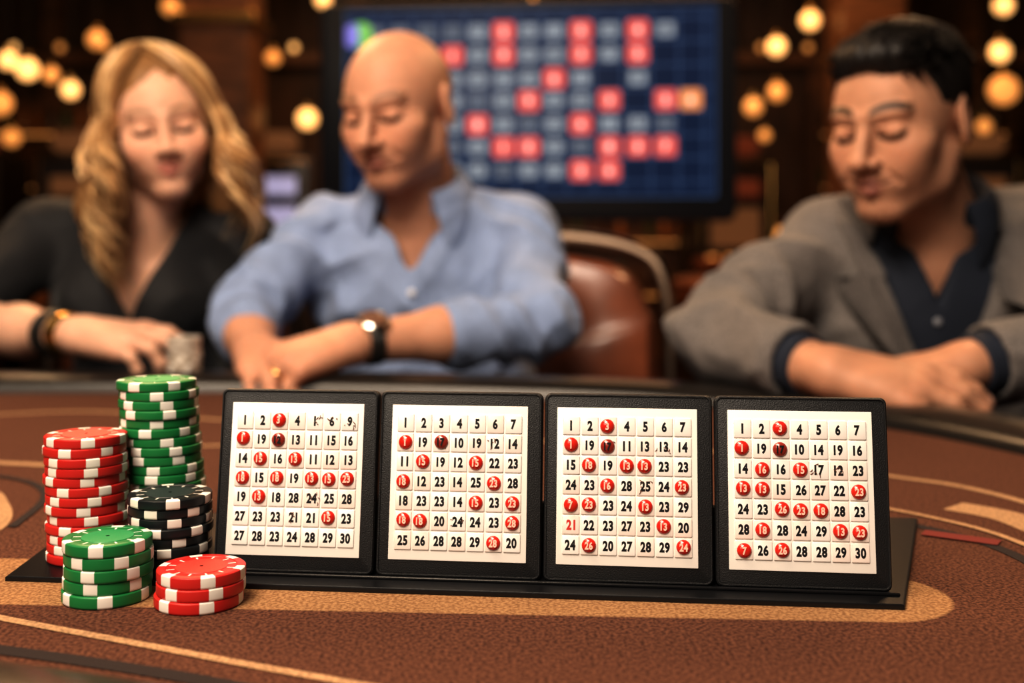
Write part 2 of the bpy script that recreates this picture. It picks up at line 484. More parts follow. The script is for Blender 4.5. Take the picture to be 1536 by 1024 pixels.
b.add(rprism(.08,.08,.039,-.0395,-.036,.001,x,z,5),M_lg); b.add(rprism(.04,.07,.018,-.0405,-.036,.001,x-.025,z,5),M_lb)
b.add(box((0,.04,-.9+.25),(.08,.05,.75),.01),M_bez)
b.add(box((0,.04,-1.295),(.6,.4,.03),.01),M_bez)
b.obj('bingo_display_screen',M=Matrix.Translation((.04,3.32,1.311))@Matrix.Rotation(rad(-5),4,'Z'))

# ------------------------------------------------------------------ gaming table
inner=catmull([(.45,.6),(.475,.85),(.43,1.03),(.33,1.18),(.15,1.30),(-.1,1.365),(-.4,1.395),(-.8,1.36),(-1.1,1.2),(-1.2,.95),(-1.0,.75),
     (-.65,.64),(-.42,.56),(-.23,.482),(-.13,.448),(.05,.385),(.25,.35),(.4,.42)],10,True)
Tn=np.roll(inner,-1,0)-np.roll(inner,1,0); Tn/=np.linalg.norm(Tn,axis=1)[:,None]
nrm=np.stack([Tn[:,1],-Tn[:,0]],1)
M_felt=bpy.data.materials.new('felt_brown'); M_felt.use_nodes=True
nt=M_felt.node_tree;N=nt.nodes;L=nt.links;bs=N['Principled BSDF']; bs.inputs['Roughness'].default_value=.9; bs.inputs['Specular IOR Level'].default_value=.2
tc=N.new('ShaderNodeTexCoord')
def noise(scale,detail=4):
    n=N.new('ShaderNodeTexNoise'); n.inputs['Scale'].default_value=scale; n.inputs['Detail'].default_value=detail
    L.new(tc.outputs['Object'],n.inputs['Vector']); return n
def mathn(op,a,bv=None,cl=False):
    n=N.new('ShaderNodeMath'); n.operation=op; n.use_clamp=cl
    for i,x in enumerate((a,bv)):
        if x is None: continue
        if isinstance(x,(int,float)): n.inputs[i].default_value=x
        else: L.new(x,n.inputs[i])
    return n.outputs[0]
def mixc(f,a,bv):
    n=N.new('ShaderNodeMix'); n.data_type='RGBA'
    if isinstance(f,float): n.inputs[0].default_value=f
    else: L.new(f,n.inputs[0])
    for i,x in ((6,a),(7,bv)):
        if isinstance(x,tuple): n.inputs[i].default_value=(*x,1)
        else: L.new(x,n.inputs[i])
    return n.outputs[2]
sep=N.new('ShaderNodeSeparateXYZ'); L.new(tc.outputs['Object'],sep.inputs[0])
X_,Y_=sep.outputs[0],sep.outputs[1]
ax,ay,bx,by=-.5,.640,.188,.598; ex,ey=bx-ax,by-ay; Lq=ex*ex+ey*ey
px_=mathn('SUBTRACT',X_,ax); py_=mathn('SUBTRACT',Y_,ay)
t_=mathn('DIVIDE',mathn('ADD',mathn('MULTIPLY',px_,ex),mathn('MULTIPLY',py_,ey)),Lq,True)
dx=mathn('SUBTRACT',px_,mathn('MULTIPLY',t_,ex)); dy=mathn('SUBTRACT',py_,mathn('MULTIPLY',t_,ey))
dd=mathn('SQRT',mathn('ADD',mathn('MULTIPLY',dx,dx),mathn('MULTIPLY',dy,dy)))
msk=mathn('MULTIPLY',mathn('SUBTRACT',.042,dd),500,True)
nf=noise(520,3); nl=noise(12,3)
sp=N.new('ShaderNodeMapRange'); L.new(nf.outputs['Fac'],sp.inputs['Value']); sp.inputs['From Min'].default_value=.40; sp.inputs['From Max'].default_value=.60
c1=mixc(sp.outputs[0],(.060,.024,.015),(.190,.082,.048)); c2=mixc(sp.outputs[0],(.26,.135,.062),(.46,.275,.135))
c3=mixc(msk,c1,c2); c4=mixc(mathn('MULTIPLY',nl.outputs['Fac'],.3),c3,(.07,.027,.016))
L.new(c4,bs.inputs['Base Color'])
bp=N.new('ShaderNodeBump'); bp.inputs['Strength'].default_value=.5; bp.inputs['Distance'].default_value=.0006; L.new(nf.outputs['Fac'],bp.inputs['Height']); L.new(bp.outputs['Normal'],bs.inputs['Normal'])
M_tan=mat('felt_print_tan',(.42,.26,.14),.9,bump=.4,bscale=900,var=.4,vscale=500)
M_drk=mat('felt_print_dark',(.028,.017,.015),.9,bump=.4,bscale=900)
M_redp=mat('felt_print_red',(.20,.035,.025),.9,bump=.4,bscale=900)
b=MB()
n=len(inner)
b.add((np.column_stack([inner,np.full(n,.75)]),[tuple(range(n))]),M_felt)
b.add((np.column_stack([inner+nrm*.01,np.full(n,.70)]),[tuple(range(n-1,-1,-1))]),M_wood)
prof=[(-.002,.748),(.0,.757),(.008,.765),(.024,.7705),(.045,.772),(.066,.770),(.084,.762),(.094,.748),(.096,.728),(.090,.705),(.075,.690),(.02,.685),(.0,.70)]
v=[];f=[]
for o_,z in prof: v+= [(p[0],p[1],z) for p in inner+nrm*o_]
for j in range(len(prof)-1):
    for i in range(n):
        a=j*n+i; c=j*n+(i+1)%n; f.append((a,c,c+n,a+n))
b.add((v,f),M_rail)
def ribbon(pts,w,m,z=.7505):
    P=catmull(pts,10); T=np.gradient(P,axis=0); T/=np.linalg.norm(T,axis=1)[:,None]; nn=np.stack([-T[:,1],T[:,0]],1)
    k=len(P); V=[(*(P[i]-nn[i]*w/2),z) for i in range(k)]+[(*(P[i]+nn[i]*w/2),z) for i in range(k)]
    b.add((V,[(i,i+1,i+1+k,i+k) for i in range(k-1)][:]),m)
ribbon([(-.62,.70),(-.45,.655),(-.35,.61),(-.254,.563),(-.1755,.5276),(-.094,.491),(-.02,.462),(.1,.43)],.006,M_tan)
ribbon([(-.254,.525),(-.20,.508),(-.15,.49),(-.10,.47),(0,.435)],.010,M_drk)
ribbon([(-.3,1.03),(0,1.06),(.15,1.02),(.25,.95),(.301,.899),(.34,.863),(.368,.80),(.38,.70),(.36,.6)],.009,M_tan)
ribbon([(.19,.80),(.235,.775),(.266,.742),(.29,.705),(.300,.651),(.29,.58)],.009,M_drk)
ribbon([(.20,.83),(.25,.80),(.285,.762),(.308,.72),(.318,.66),(.31,.58)],.006,M_tan,.7508)
ribbon([(.31,.80),(.335,.77),(.345,.72)],.03,M_tan,.7503)
ribbon([(.262,.725),(.30,.70)],.014,M_redp,.7511)
ribbon([(-.7,1.15),(-.548,1.218),(-.448,1.237),(-.30,1.18),(-.1,1.12)],.010,M_tan)
ribbon([(-.6,.98),(-.435,.955),(-.36,.93),(-.31,.86),(-.30,.78)],.012,M_tan)
ribbon([(-.62,.90),(-.43,.86),(-.37,.80),(-.345,.72),(-.40,.66)],.03,M_tan)
ribbon([(-.62,.94),(-.42,.905),(-.345,.84),(-.325,.74)],.006,M_drk,.7508)
for (x,y) in ((-.35,.9),(0.1,.85)):
    b.add(lathe([(.26,0),(.25,.04),(.1,.09),(.09,.60),(.16,.70)],28,(x,y,0)),M_wood)
b.obj('casino_table')

# ------------------------------------------------------------------ card display tray
b=MB()
poly=[(-.278,.624),(.1985,.575),(.269,.755),(-.285,.77)]
def prismz(poly,z0,z1,bv):
    P=np.array(poly); c=P.mean(0); k=len(P); v=[]
    for z,s_ in ((z0,1),(z1-bv,1),(z1,1-bv*6)): v+=[(*(c+(p-c)*s_),z) for p in P]
    f=[tuple(range(k-1,-1,-1)),tuple(range(2*k,3*k))]
    for j in range(2):
        for i in range(k): a=j*k+i; c2=j*k+(i+1)%k; f.append((a,c2,c2+k,a+k))
    return v,f
b.add(prismz(poly,.7502,.7530,.0008),M_blackgl)
PL=np.array([-.1672,.633]); PR=np.array([.1993,.5935]); ang=math.atan2(PR[1]-PL[1],PR[0]-PL[0]); Ltot=np.linalg.norm(PR-PL)
Mline=Matrix.Translation((PL[0],PL[1],.7530))@Matrix.Rotation(ang,4,'Z')
b.add(box((Ltot/2,-.0045,.0008),(Ltot+.004,.0025,.0016),.0004),M_blackgl,Mline)
b.add(box((Ltot/2,.030,.02),(Ltot*.96,.004,.04),.001),M_blackgl,Mline@Matrix.Rotation(rad(-8),4,'X'))
b.obj('card_display_tray')

cards=[
["1 2 3r 4 1 6 9","1r 19 12d 13 11 15 16","14 15r 16 13r 11 12 13","18r 15 18r 19 13r 15r 23r","19 13r 18 28 24 25 28","27 23 23 21 21 15r 23","27 28 23 24 28 29 30"],
["1 2 3 4 5 6 7","1r 19 17d 10 19 12 14","11 15r 19 12 15r 22 23","18r 12 23 14 25 23r 28","18 23 23 14 15r 23 23r","18r 18r 20 24 24 23 28r","25 26 28 28 29 28r 20"],
["1 2 3r 4 5 6 7","1r 19 17d 11 13 13 14","15 18r 19 13r 13r 23 23","24 23 16r 28 25 24 23r","7r 23r 23 24 13r 23 29","21x 22 23 27 23 13r 20","24 26r 20 27 28 29 24r"],
["1 2 3r 4 5 6 7","1r 19 17d 10 14 19 16","14 16r 16 15r 17 12 23","13r 13r 15 26 27 22 23r","24 23 26r 23r 18r 28 23","28 18r 28 24 29 13r 23r","7r 26 26r 28 28 29 30"]]
smud={0:[(4,0),(5,0),(6,0),(4,4),(3,5)],1:[(2,1),(5,1),(3,5)],2:[(2,1),(5,1),(4,3),(2,3)],3:[(2,1),(4,2),(5,2)]}
pw=Ltot/4
for pi,card in enumerate(cards):
    b=MB(); W_=pw-.0012; H_=.1005
    b.add(rprism(W_,H_,.0035,0,.0075,.0012,0,H_/2,6),M_black)
    rim=[(x,-.0002,z+H_/2) for x,z in rrect(W_-.0022,H_-.0022,.003,5)]
    b.add(tube(rim,.00055,6,closed=True),M_black)
    cw,ch=.0760,.0838
    b.add(rprism(cw,ch,.0004,-.0006,.0015,.0002,-.0006,H_/2+.0006,2),M_card)
    gw,gh=cw*.925/7,ch*.885/7
    for r in range(7):
        ts=card[r].split()
        for c in range(7):
            x=-.0006+(c-3)*gw; z=H_/2+.0006-(r-3)*gh+.0003
            t=ts[c]; red='r' in t; dark='d' in t; num=t.rstrip('rdx')
            b.add(rprism(gw-.0007,gh-.0007,.0006,-.0013,-.0003,.00035,x,z,2),M_tile2 if (red or rng.random()<.25) else M_tile)
            if red or dark:
                R=.0039; x2=x+rng.uniform(-.0006,.0002); z2=z+rng.uniform(-.0003,.0005)
                pr=[(R*1.0,0),(R*.98,.0006),(R*.86,.0012),(R*.62,.0017),(R*.3,.0020),(1e-5,.0021)]
                v,f=lathe(pr,28); v=np.array(v); V=np.stack([x2+v[:,0],-.0012-v[:,2],z2+v[:,1]],1)
                b.add((V,f),M_domed if dark else M_dome)
                text_at(b,num,x2,z2,-.00345,.0042,M_domet if red else M_ink,.78)
            else:
                text_at(b,num,x+rng.uniform(-.0002,.0002),z,-.00136,.0055,M_inkred if 'x' in t else M_ink,.76)
            if (c,r) in smud[pi]:
                for _ in range(5):
                    p0=np.array([x+rng.uniform(-.004,.004),-.0015,z+rng.uniform(-.003,.003)])
                    dd_=np.array([rng.uniform(-.0018,.0018),0,rng.uniform(-.0024,.0024)])
                    b.add(tube([p0,p0+dd_*.5+[.0004,0,0],p0+dd_],[.00012,.00028,.0001],5),M_smudge)
    Mp=Mline@Matrix.Translation((pw*(pi+.5),0,.0004))@Matrix.Rotation(rad(-9),4,'X')
    b.obj('bingo_card',M=Mp)

# ------------------------------------------------------------------ poker chips
M_cw_=mat('chip_white',(.84,.81,.75),.42); 
chipm={'red':mat('chip_red',(.58,.032,.026),.38),'green':mat('chip_green',(.020,.215,.065),.38),'black':mat('chip_black',(.014,.018,.020),.36),
 'clear':mat('chip_silver',(.55,.49,.41),.3,metal=.3)}
inl={'red':mat('chip_red_inlay',(.64,.07,.05),.5,bump=.3,bscale=1500),'green':mat('chip_green_inlay',(.045,.32,.12),.5,bump=.3,bscale=1500),
 'black':mat('chip_black_inlay',(.025,.042,.042),.5,bump=.3,bscale=1500),'clear':mat('chip_silver_inlay',(.6,.55,.5),.5)}
def chips(name,x,y,z0,nc,colr,R=.0225,t=.0055,lean=(0,0)):
    b=MB(); cm=chipm[colr]; im=inl[colr]; seg=96
    pr=[(.001,0),(R-.0007,0),(R-.0001,.0006),(R,.0012),(R,t-.0012),(R-.0001,t-.0006),(R-.0007,t-.0001),(R*.80,t-.0001),(R*.785,t-.0004),(R*.60,t-.0004),(R*.585,t-.0001),(R*.35,t-.0001),(.001,t-.0001)]
    for i in range(nc):
        v,f=lathe(pr,seg); v=np.array(v)
        a=rng.uniform(0,6.28); s=i/max(nc-1,1)
        off=(x+lean[0]*s+rng.normal()*.00045, y+lean[1]*s+rng.normal()*.00045, z0+i*t)
        ml=[]
        for j in range(len(pr)-1):
            for k in range(seg):
                q=k%16
                if 1<=j<=6: ml.append(M_cw_ if q<5 else cm)
                elif j==8: ml.append(M_cw_ if (k%8)==2 else cm)
                elif j>=10: ml.append(im)
                else: ml.append(cm)
        ca,sa=math.cos(a),math.sin(a)
        v=np.stack([v[:,0]*ca-v[:,1]*sa+off[0],v[:,0]*sa+v[:,1]*ca+off[1],v[:,2]+off[2]],1)
        b.add((v,f),None,mlist=ml)
    return b.obj(name,smooth=40)
zt=.7532; zf=.7502
chips('poker_chip_stack',-.2465,.662,zt,13,'red',R=.0230,lean=(-.0015,0))
chips('poker_chip_stack',-.2090,.696,zt,18,'green',R=.0235,lean=(-.0080,0))
chips('poker_chip_stack',-.1920,.640,zt,8,'black',R=.0230,lean=(0,0),t=.0053)
chips('poker_chip_stack',-.2120,.5975,zf,5,'green',t=.0064)
chips('poker_chip_stack',-.1605,.588,zf,3,'red',t=.0062)
chips('poker_chip_stack',-.412,1.430,.7722,8,'clear',R=.021)

# ------------------------------------------------------------------ chairs
def chair(x,y,rz,w=.46,top=.945):
    b=MB()
    b.add(box((0,0,.47),(w,.44,.09),.03),M_leather)
    def arch(zt_,hw,yb,zlo=.50):
        pts=[(-hw,yb-.02,zlo),(-hw,yb,zlo+.2),(-hw*.96,yb+.02,zt_-.10),(-hw*.72,yb+.03,zt_-.025),(0,yb+.035,zt_),(hw*.72,yb+.03,zt_-.025),(hw*.96,yb+.02,zt_-.10),(hw,yb,zlo+.2),(hw,yb-.02,zlo)]
        return catmull(pts,6)
    b.add(tube(arch(top,w/2,.2,.42),.015,10,flat=1),M_chrome)
    A=arch(top-.035,w/2-.03,.195,.56); nA=len(A); cA=np.array([0,.21,.74]); v=[];f=[]
    rings=[(1.0,.012),(1.0,-.018),(.94,-.038),(.78,-.048),(.45,-.050),(.02,-.050)]
    for s_,dy_ in rings:
        for p in A:
            q=cA+(p-cA)*np.array([s_,1,s_]); v.append((q[0],p[1]*.5+.1+dy_,q[2]))
    for j in range(len(rings)-1):
        for i in range(nA):
            a=j*nA+i; c=j*nA+(i+1)%nA; f.append((a,a+nA,c+nA,c))
    f.append(tuple(range(nA)))
    b.add((v,f),M_leather)
    for sx in (-1,1):
        b.add(tube([(sx*w*.46,-.19,.44),(sx*w*.48,-.21,.0)],[.014,.011],10),M_chrome)
        b.add(tube([(sx*w*.5,.18,.46),(sx*w*.49,.23,.0)],[.014,.011],10),M_chrome)
        b.add(tube([(sx*w*.47,-.2,.2),(sx*w*.49,.2,.2)],.008,8),M_chrome)
    return b.obj('casino_chair',M=Matrix.Translation((x,y,0))@Matrix.Rotation(rz,4,'Z'))
chair(.025,1.88,rad(-8),.47)
chair(-.60,1.90,rad(5)); chair(.62,1.72,rad(-10))

# ------------------------------------------------------------------ people
def Rmat(yaw,pitch,roll):
    return Matrix.Rotation(rad(yaw),4,'Z')@Matrix.Rotation(rad(roll),4,'Y')@Matrix.Rotation(rad(pitch),4,'X')

def build_head(name,parent,C,yaw,pitch,roll,scale,skin,wprims,P):
    M=Matrix.Translation(C)@Rmat(yaw,pitch,roll)@Matrix.Scale(scale,4)
    Mi=np.array(M.inverted()); R=np.array(Rmat(yaw,pitch,roll))[:3,:3]
    S=SDF((-.15,-.14,-.35),(.15,.17,.14),.0018)
    tl=lambda p:(Mi[:3,:3]@np.array(p)+Mi[:3,3])
    jw=P.get('jaw',1); es=P.get('eye',1.0); age=P.get('age',1.0)
    S.ell((0,.020,.030),(.076,.094,.086),.02)
    S.ell((0,-.026,.006),(.063,.062,.083),.03)
    S.ell((0,-.030,-.056),(.049*jw,.052,.048),.03)
    for s in (-1,1):
        S.rc((s*.051*jw,.004,-.045),(s*.045*jw,-.012,-.072),.017,.014,.025)
        S.rc((s*.045*jw,-.012,-.072),(s*.015*jw,-.068,-.097),.014,.015,.022)
    S.ell((0,-.074,-.095),(.021*jw,.017,.017),.018)
    for s in (-1,1):
        S.ell((s*.045,-.054,-.020),(.022,.020,.016),.022)
        S.ell((s*.031,-.057,-.042),(.024,.027,.028),.028)
        if P.get('smile',0)>.004: S.ell((s*.038,-.066,-.032),(.018,.017,.014),.018)
        S.rc((s*.010,-.087,.022),(s*.046,-.071,.026),.0085*P.get('brow',1),.0075,.010)
        S.ell((s*.030,-.105,.002),(.020*es,.020,.0145*es),.011,'sub')
        S.ell((s*.0315,-.0745,.000),(.0165*es,.0140,.0130*es),.003)
        S.rc((s*.018,-.0885,.0075),(s*.045,-.0795,.0065),.0024,.002,.003)
    S.ell((0,-.072,-.058),(.033,.023,.027),.018)
    nl=P.get('nose',1)
    S.rc((0,-.084,.018),(0,-.094-.018*nl,-.027),.0078,.0100,.008)
    S.ell((0,-.096-.019*nl,-.031),(.0118,.0105,.0098),.004)
    for s in (-1,1):
        S.ell((s*.0138,-.100,-.034),(.0082,.0105,.0078),.0035)
        S.ell((s*.0068,-.105,-.0425),(.0036,.0044,.0028),.002,'sub')
        if age>.3: S.rc((s*.0225,-.0975,-.038),(s*.035,-.083,-.060),.0022*age,.0020*age,.008,'sub')
    S.rc((0,-.1005,-.046),(0,-.1005,-.053),.0025,.0025,.004,'sub')
    sm=P.get('smile',0); lw=P.get('lipw',.027); lt=P.get('lipt',1)
    lipseg=[]
    for s in (-1,1):
        lipseg.append(((0,-.0965,-.0570),(s*lw,-.0835,-.0605+sm),.0054*lt,.0024))
        lipseg.append(((0,-.0945,-.0690-(.001 if sm else 0)),(s*lw*.84,-.0850,-.0650+sm*.8),.0074*lt,.0032))
    for a,b_,ra,rb in lipseg: S.rc(a,b_,ra,rb,.003)
    S.ell((0,-.100,-.0825),(.018,.008,.006),.008,'sub')
    for s in (-1,1):
        S.rc((0,-.1035,-.0622),(s*(lw+.002),-.0885,-.0610+sm),.0016,.0016,.0015,'sub')
        Re=np.array(Matrix.Rotation(rad(s*22),3,'Z')@Matrix.Rotation(rad(-8),3,'X'))
        S.ell((s*.079,.016,-.004),(.0080,.020,.034),.005,rot=Re)
        S.ell((s*.0875,.012,.000),(.006,.011,.019),.004,'sub',rot=Re)
    S.rc((0,.022,-.055),tl(P['neck']),.050*P.get('neckr',1),.056*P.get('neckr',1)/scale,.025)
    for pr in wprims:
        if pr[0]=='rc': S.rc(tl(pr[1]),tl(pr[2]),pr[3]/scale,pr[4]/scale,pr[5])
        else: S.ell(tl(pr[1]),np.array(pr[2])/scale,pr[3],rot=R.T)
    V,Q=S.mesh()
    x,y,z=V.T; ax_=np.abs(x)
    c=np.tile(np.array(skin,float),(len(V),1))
    def mix(m,col):
        nonlocal c
        m=np.clip(m,0,1)[:,None]; c=c*(1-m)+np.array(col)*m
    bl=np.exp(-(((ax_-.043)/.020)**2+((z+.028)/.018)**2))*(y<-.03)
    mix(bl*.24*P.get('blush',1),np.array(skin)*np.array([1.08,.76,.70]))
    mix(np.exp(-((x/.014)**2+((z+.030)/.012)**2))*(y<-.095)*.12,np.array(skin)*np.array([1.0,.76,.70]))
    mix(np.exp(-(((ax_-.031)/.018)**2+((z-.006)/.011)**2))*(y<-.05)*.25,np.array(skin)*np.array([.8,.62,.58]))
    if P.get('stub',0):
        st=sstep(-z,.040,.062)*sstep(-y,.0,.03)*sstep(z,-.125,-.105)
        st=np.maximum(st,np.exp(-((x/.022)**2+((z+.048)/.005)**2))*(y<-.08))
        mix(st*P['stub'],np.array(skin)*np.array([.5,.45,.45]))
    if P.get('buzz',0):
        mix(sstep(y,-.03,.03)*sstep(-z,-.095,-.03)*sstep(z,-.07,-.04)*P['buzz'],np.array(skin)*.6)
    lm=np.zeros(len(V))
    for a,b_,ra,rb in lipseg:
        d,t=segdist(V,a,b_); lm=np.maximum(lm,1-sstep(d-(ra+(rb-ra)*t),.0004,.0018))
    mix(lm*.85,P.get('lip',(.42,.13,.10)))
    mix((1-sstep(np.abs(z-(-.0617+sm*(ax_/lw)**2)),.0007,.0020))*(ax_<lw)*(y<-.08)*.85,P.get('lipline',(.12,.035,.025)))
    zb=.0275+.006*(1-((ax_-.034)/.022)**2)
    bw=P.get('browt',1)
    bm=(1-sstep(np.abs(z-zb),.0034*bw,.0062*bw))*sstep(ax_,.008,.014)*(1-sstep(ax_,.050,.057))*(y<-.04)
    mix(bm*P.get('browd',.8),P.get('browc',(.06,.03,.02)))
    zl=-.0060+.0045*((ax_-.0315)/.016)**2
    em=(1-sstep(np.abs(z-zl),.0024,.0046))*(1-sstep(np.abs(ax_-.0315),.015,.018))*(y<-.05)
    mix(em*.93,(.02,.012,.01))
    A=np.array(M); V=V@A[:3,:3].T+A[:3,3]
    fast_obj(name,V,Q,M_skin,parent,colors=c)
    return M

def unit(v): v=np.array(v,float); return v/np.linalg.norm(v)
def build_arm(name,parent,E,W,f,u,right,skin,curl=(25,35,20),sc=1.0,rE=.042,rW=.027,ring=None,spread=0,nails=(.75,.5,.42)):
    E=np.array(E,float);W=np.array(W,float); f=unit(f); u=np.array(u,float); u=unit(u-(u@f)*f)
    s=np.cross(u,f) if right else np.cross(f,u)
    pts=np.array([E,W,W+f*.19*sc,W+s*.08,W-s*.06,W-u*.10]); lo=pts.min(0)-.06; hi=pts.max(0)+.06
    S=SDF(lo,hi,.0022)
    mid=E*.6+W*.4
    S.rc(E,mid,rE,rE*.9,.01); S.rc(mid,W,rE*.9,rW*.93,.02)
    S.ell(W,(rW,rW,rW*.85),.012)
    offs=[.030,.010,-.011,-.030]; fl=[.088,.093,.088,.079]; ln=[.070,.079,.073,.057]
    tips=[]; kn=[]
    for i in range(4):
        K=W+s*offs[i]*sc+f*fl[i]*sc+u*(.002 if i in(1,2) else -.002)
        S.rc(W+s*offs[i]*.45*sc+f*.01,K-u*.004,.0165*sc,.0125*sc,.014)
        kn.append(K)
    if abs(f[2])<.6: S.ell(W+f*.05*sc-u*.006,(.030*sc,.030*sc,.016*sc),.02)
    for i in range(4):
        p=kn[i].copy()-f*.004; a=0; r=[.0103,.0093,.0085,.0074]
        side=s*(1.5-i)*.045*(1+spread)
        for j,(fr,ra) in enumerate(zip((.45,.30,.25),(0,1,2))):
            a+=curl[j]*(1+.10*(i-1))*(1 if i else .8)
            d=unit(f*math.cos(rad(a))-u*math.sin(rad(a))+side)
            q=p+d*ln[i]*fr*sc*(1.1 if j==0 else 1)
            k=(.82 if i==3 else 1)*sc
            S.rc(p,q,r[j]*k,r[j+1]*k,.0035 if j else .006)
            if i==2 and j==0: ringp=(p*.45+q*.55,d)
            p=q
        tips.append((p,d))
    t0=W+s*.016*sc+f*.018*sc-u*.006; t1=W+s*.042*sc+f*.050*sc-u*.014; t2=t1+unit(f*.9+s*.35-u*.25)*.034*sc; t3=t2+unit(f*1.0+s*.02-u*.3)*.028*sc
    S.rc(t0,t1,.018*sc,.0135*sc,.014); S.rc(t1,t2,.0125*sc,.0108*sc,.005); S.rc(t2,t3,.0108*sc,.0085*sc,.004)
    V,Q=S.mesh()
    c=np.tile(np.array(skin,float),(len(V),1))
    for K in kn+[p for p,_ in tips]:
        g=np.exp(-((V-K)**2).sum(1)/.011**2)[:,None]*.35; c=c*(1-g)+np.array(skin)*np.array([1.02,.74,.70])*g
    for p,d in tips:
        g=np.clip(1.3-np.linalg.norm(V-(p+np.cross(np.cross(d,u),d)*.0075*sc),axis=1)/.0065,0,1)[:,None]
        c=c*(1-g*.7)+np.array(nails)*g*.7
    fast_obj(name,V,Q,M_skin,parent,colors=c)
    return ringp, W, unit(W-E), u, s

def trousers(parent,pel,kn,ft,m,shoe,hip=.15):
    pel=np.array(pel)
    lo=np.minimum.reduce([pel-.25,np.array([min(k[0] for k in kn)-.12,min(k[1] for k in kn)-.25,-.01])]); hi=np.maximum(pel+.25,np.array([max(k[0] for k in kn)+.12,pel[1]+.22,.8]))
    lo[2]=-.01
    S=SDF(lo,hi,.010)
    S.ell(pel,(hip+.02,.13,.10),.03)
    for sx,k,ftp in zip((-1,1),kn,ft):
        h=pel+np.array([sx*hip*.55,-.03,-.01])
        S.rc(h,k,.085,.062,.03); S.rc(k,(ftp[0],ftp[1]+.02,.10),.06,.045,.01)
    V,Q=S.mesh(); fast_obj('trousers',V,Q,m,parent,disp=lambda V,n:wrinkle(V,.002,40,3))
    S=SDF(lo-np.array([.1,.15,0]),(hi[0]+.1,hi[1],.16),.007)
    for ftp in ft:
        S.rc((ftp[0],ftp[1]+.03,.05),(ftp[0],ftp[1]-.12,.035),.042,.036,.02); S.rc((ftp[0],ftp[1]+.03,.05),(ftp[0],ftp[1]+.03,.11),.042,.04,.02)
    S.fn(lambda X,Y,Z:.003-Z+0*X+0*Y,.002,'int')
    V,Q=S.mesh(); fast_obj('shoes',V,Q,shoe,parent)

def collar(parent,c,m,rin=.060,rout=.086,h=.032,tilt=22,gap=38,point=.045,yaw=0,name='collar',flare=.012):
    nφ=40; rows=[(rin,-.02),(rin+.001,.0),(rin+.003,h*.8),(rin+.007,h),(rin+.012,h*.8),((rin+rout)/2+.012,.004),(rout,-.016)]
    v=[];f=[]
    for j,(r,z) in enumerate(rows):
        for i in range(nφ):
            a=-180+gap+(360-2*gap)*i/(nφ-1)
            e=sstep(np.array(abs(a)),95,180-gap).item()
            rr=r; zz=z
            if j==6: zz-=point*e**2; rr+=flare*e
            if j==5: zz-=point*.45*e**2; rr+=flare*.6*e
            if j in(3,4): zz-=.004*e
            v.append((rr*math.sin(rad(a)), rr*.95*math.cos(rad(a))-.0, zz))
    for j in range(len(rows)-1):
        for i in range(nφ-1):
            a=j*nφ+i; f.append((a,a+1,a+1+nφ,a+nφ))
    b=MB(); b.add((v,f),m)
    o=b.obj(name,parent,M=Matrix.Translation(c)@Matrix.Rotation(rad(yaw),4,'Z')@Matrix.Rotation(rad(tilt),4,'X'),smooth=60)
    md=o.modifiers.new('s','SOLIDIFY'); md.thickness=.003; md2=o.modifiers.new('ss','SUBSURF'); md2.levels=1; md2.render_levels=1
    return o

P_LIM=1.53
def flap(parent,name,S,m,inner_fn,width_fn,zs,lift=.006,th=.003):
    """cloth flap lying on the front of a garment; inner edge x(z), signed width w(z)"""
    nc=7; f=[]; Yv=[]; Xv=[]
    for z in zs:
        w=width_fn(z); sg=math.copysign(1,w); xs=[inner_fn(z)+w*k/(nc-1) for k in range(nc)]
        ys=[]
        for x in xs:
            y=None
            for dxx in (0,.005,.01,.015,.02,.03,.04):
                y=S.surf_y(x+sg*dxx,z)
                if y is not None and y<P_LIM: break
                y=None
            ys.append(y if y is not None else np.nan)
        Yv.append(ys); Xv.append(xs)
    Yv=np.array(Yv,float); X=np.array(Xv); Z=np.repeat(np.array(zs)[:,None],nc,1)
    ok=~np.isnan(Yv)
    x0,z0=X.mean(),Z.mean()
    def feats(x,z): x=(x-x0)*10; z=(z-z0)*10; return np.stack([np.ones_like(x),x,z,x*x,x*z,z*z,z**3],-1)
    co_,*_=np.linalg.lstsq(feats(X[ok],Z[ok]),Yv[ok],rcond=None)
    Yf=feats(X,Z)@co_
    Yf=np.where(ok,np.minimum(Yf,Yv+.002),Yf)
    verts=[(X[i,k],Yf[i,k]-lift-.005*math.sin(math.pi*min(k/(nc-1)*1.2,1)),Z[i,k]) for i in range(len(zs)) for k in range(nc)]
    for i in range(len(zs)-1):
        for k in range(nc-1):
            a=i*nc+k; f.append((a,a+1,a+1+nc,a+nc))
    b=MB(); b.add((verts,f),m); o=b.obj(name,parent,smooth=60)
    md=o.modifiers.new('s','SOLIDIFY'); md.thickness=th; md.offset=0
    return o

def watch(parent,c,axis,u,r,strap,face,name='wristwatch'):
    ax_=unit(axis); u=unit(np.array(u)-(np.array(u)@ax_)*ax_); w=np.cross(ax_,u); b=MB()
    for k in (-1,0,1):
        ring=[np.array(c)+ax_*k*.006+(r+.0015)*(math.cos(t)*u*.92+math.sin(t)*w) for t in np.linspace(0,2*math.pi,32,endpoint=False)]
        b.add(tube(ring,.0042,8,closed=True),strap)
    if face:
        cc=np.array(c)+u*(r+.003)
        Mx=Matrix([[w[0],ax_[0],u[0],cc[0]],[w[1],ax_[1],u[1],cc[1]],[w[2],ax_[2],u[2],cc[2]],[0,0,0,1]])
        b.add(lathe([(.021,-.004),(.021,.003),(.018,.0055),(.0175,.0045),(.001,.0045)],28),face,Mx)
    return b.obj(name,parent)

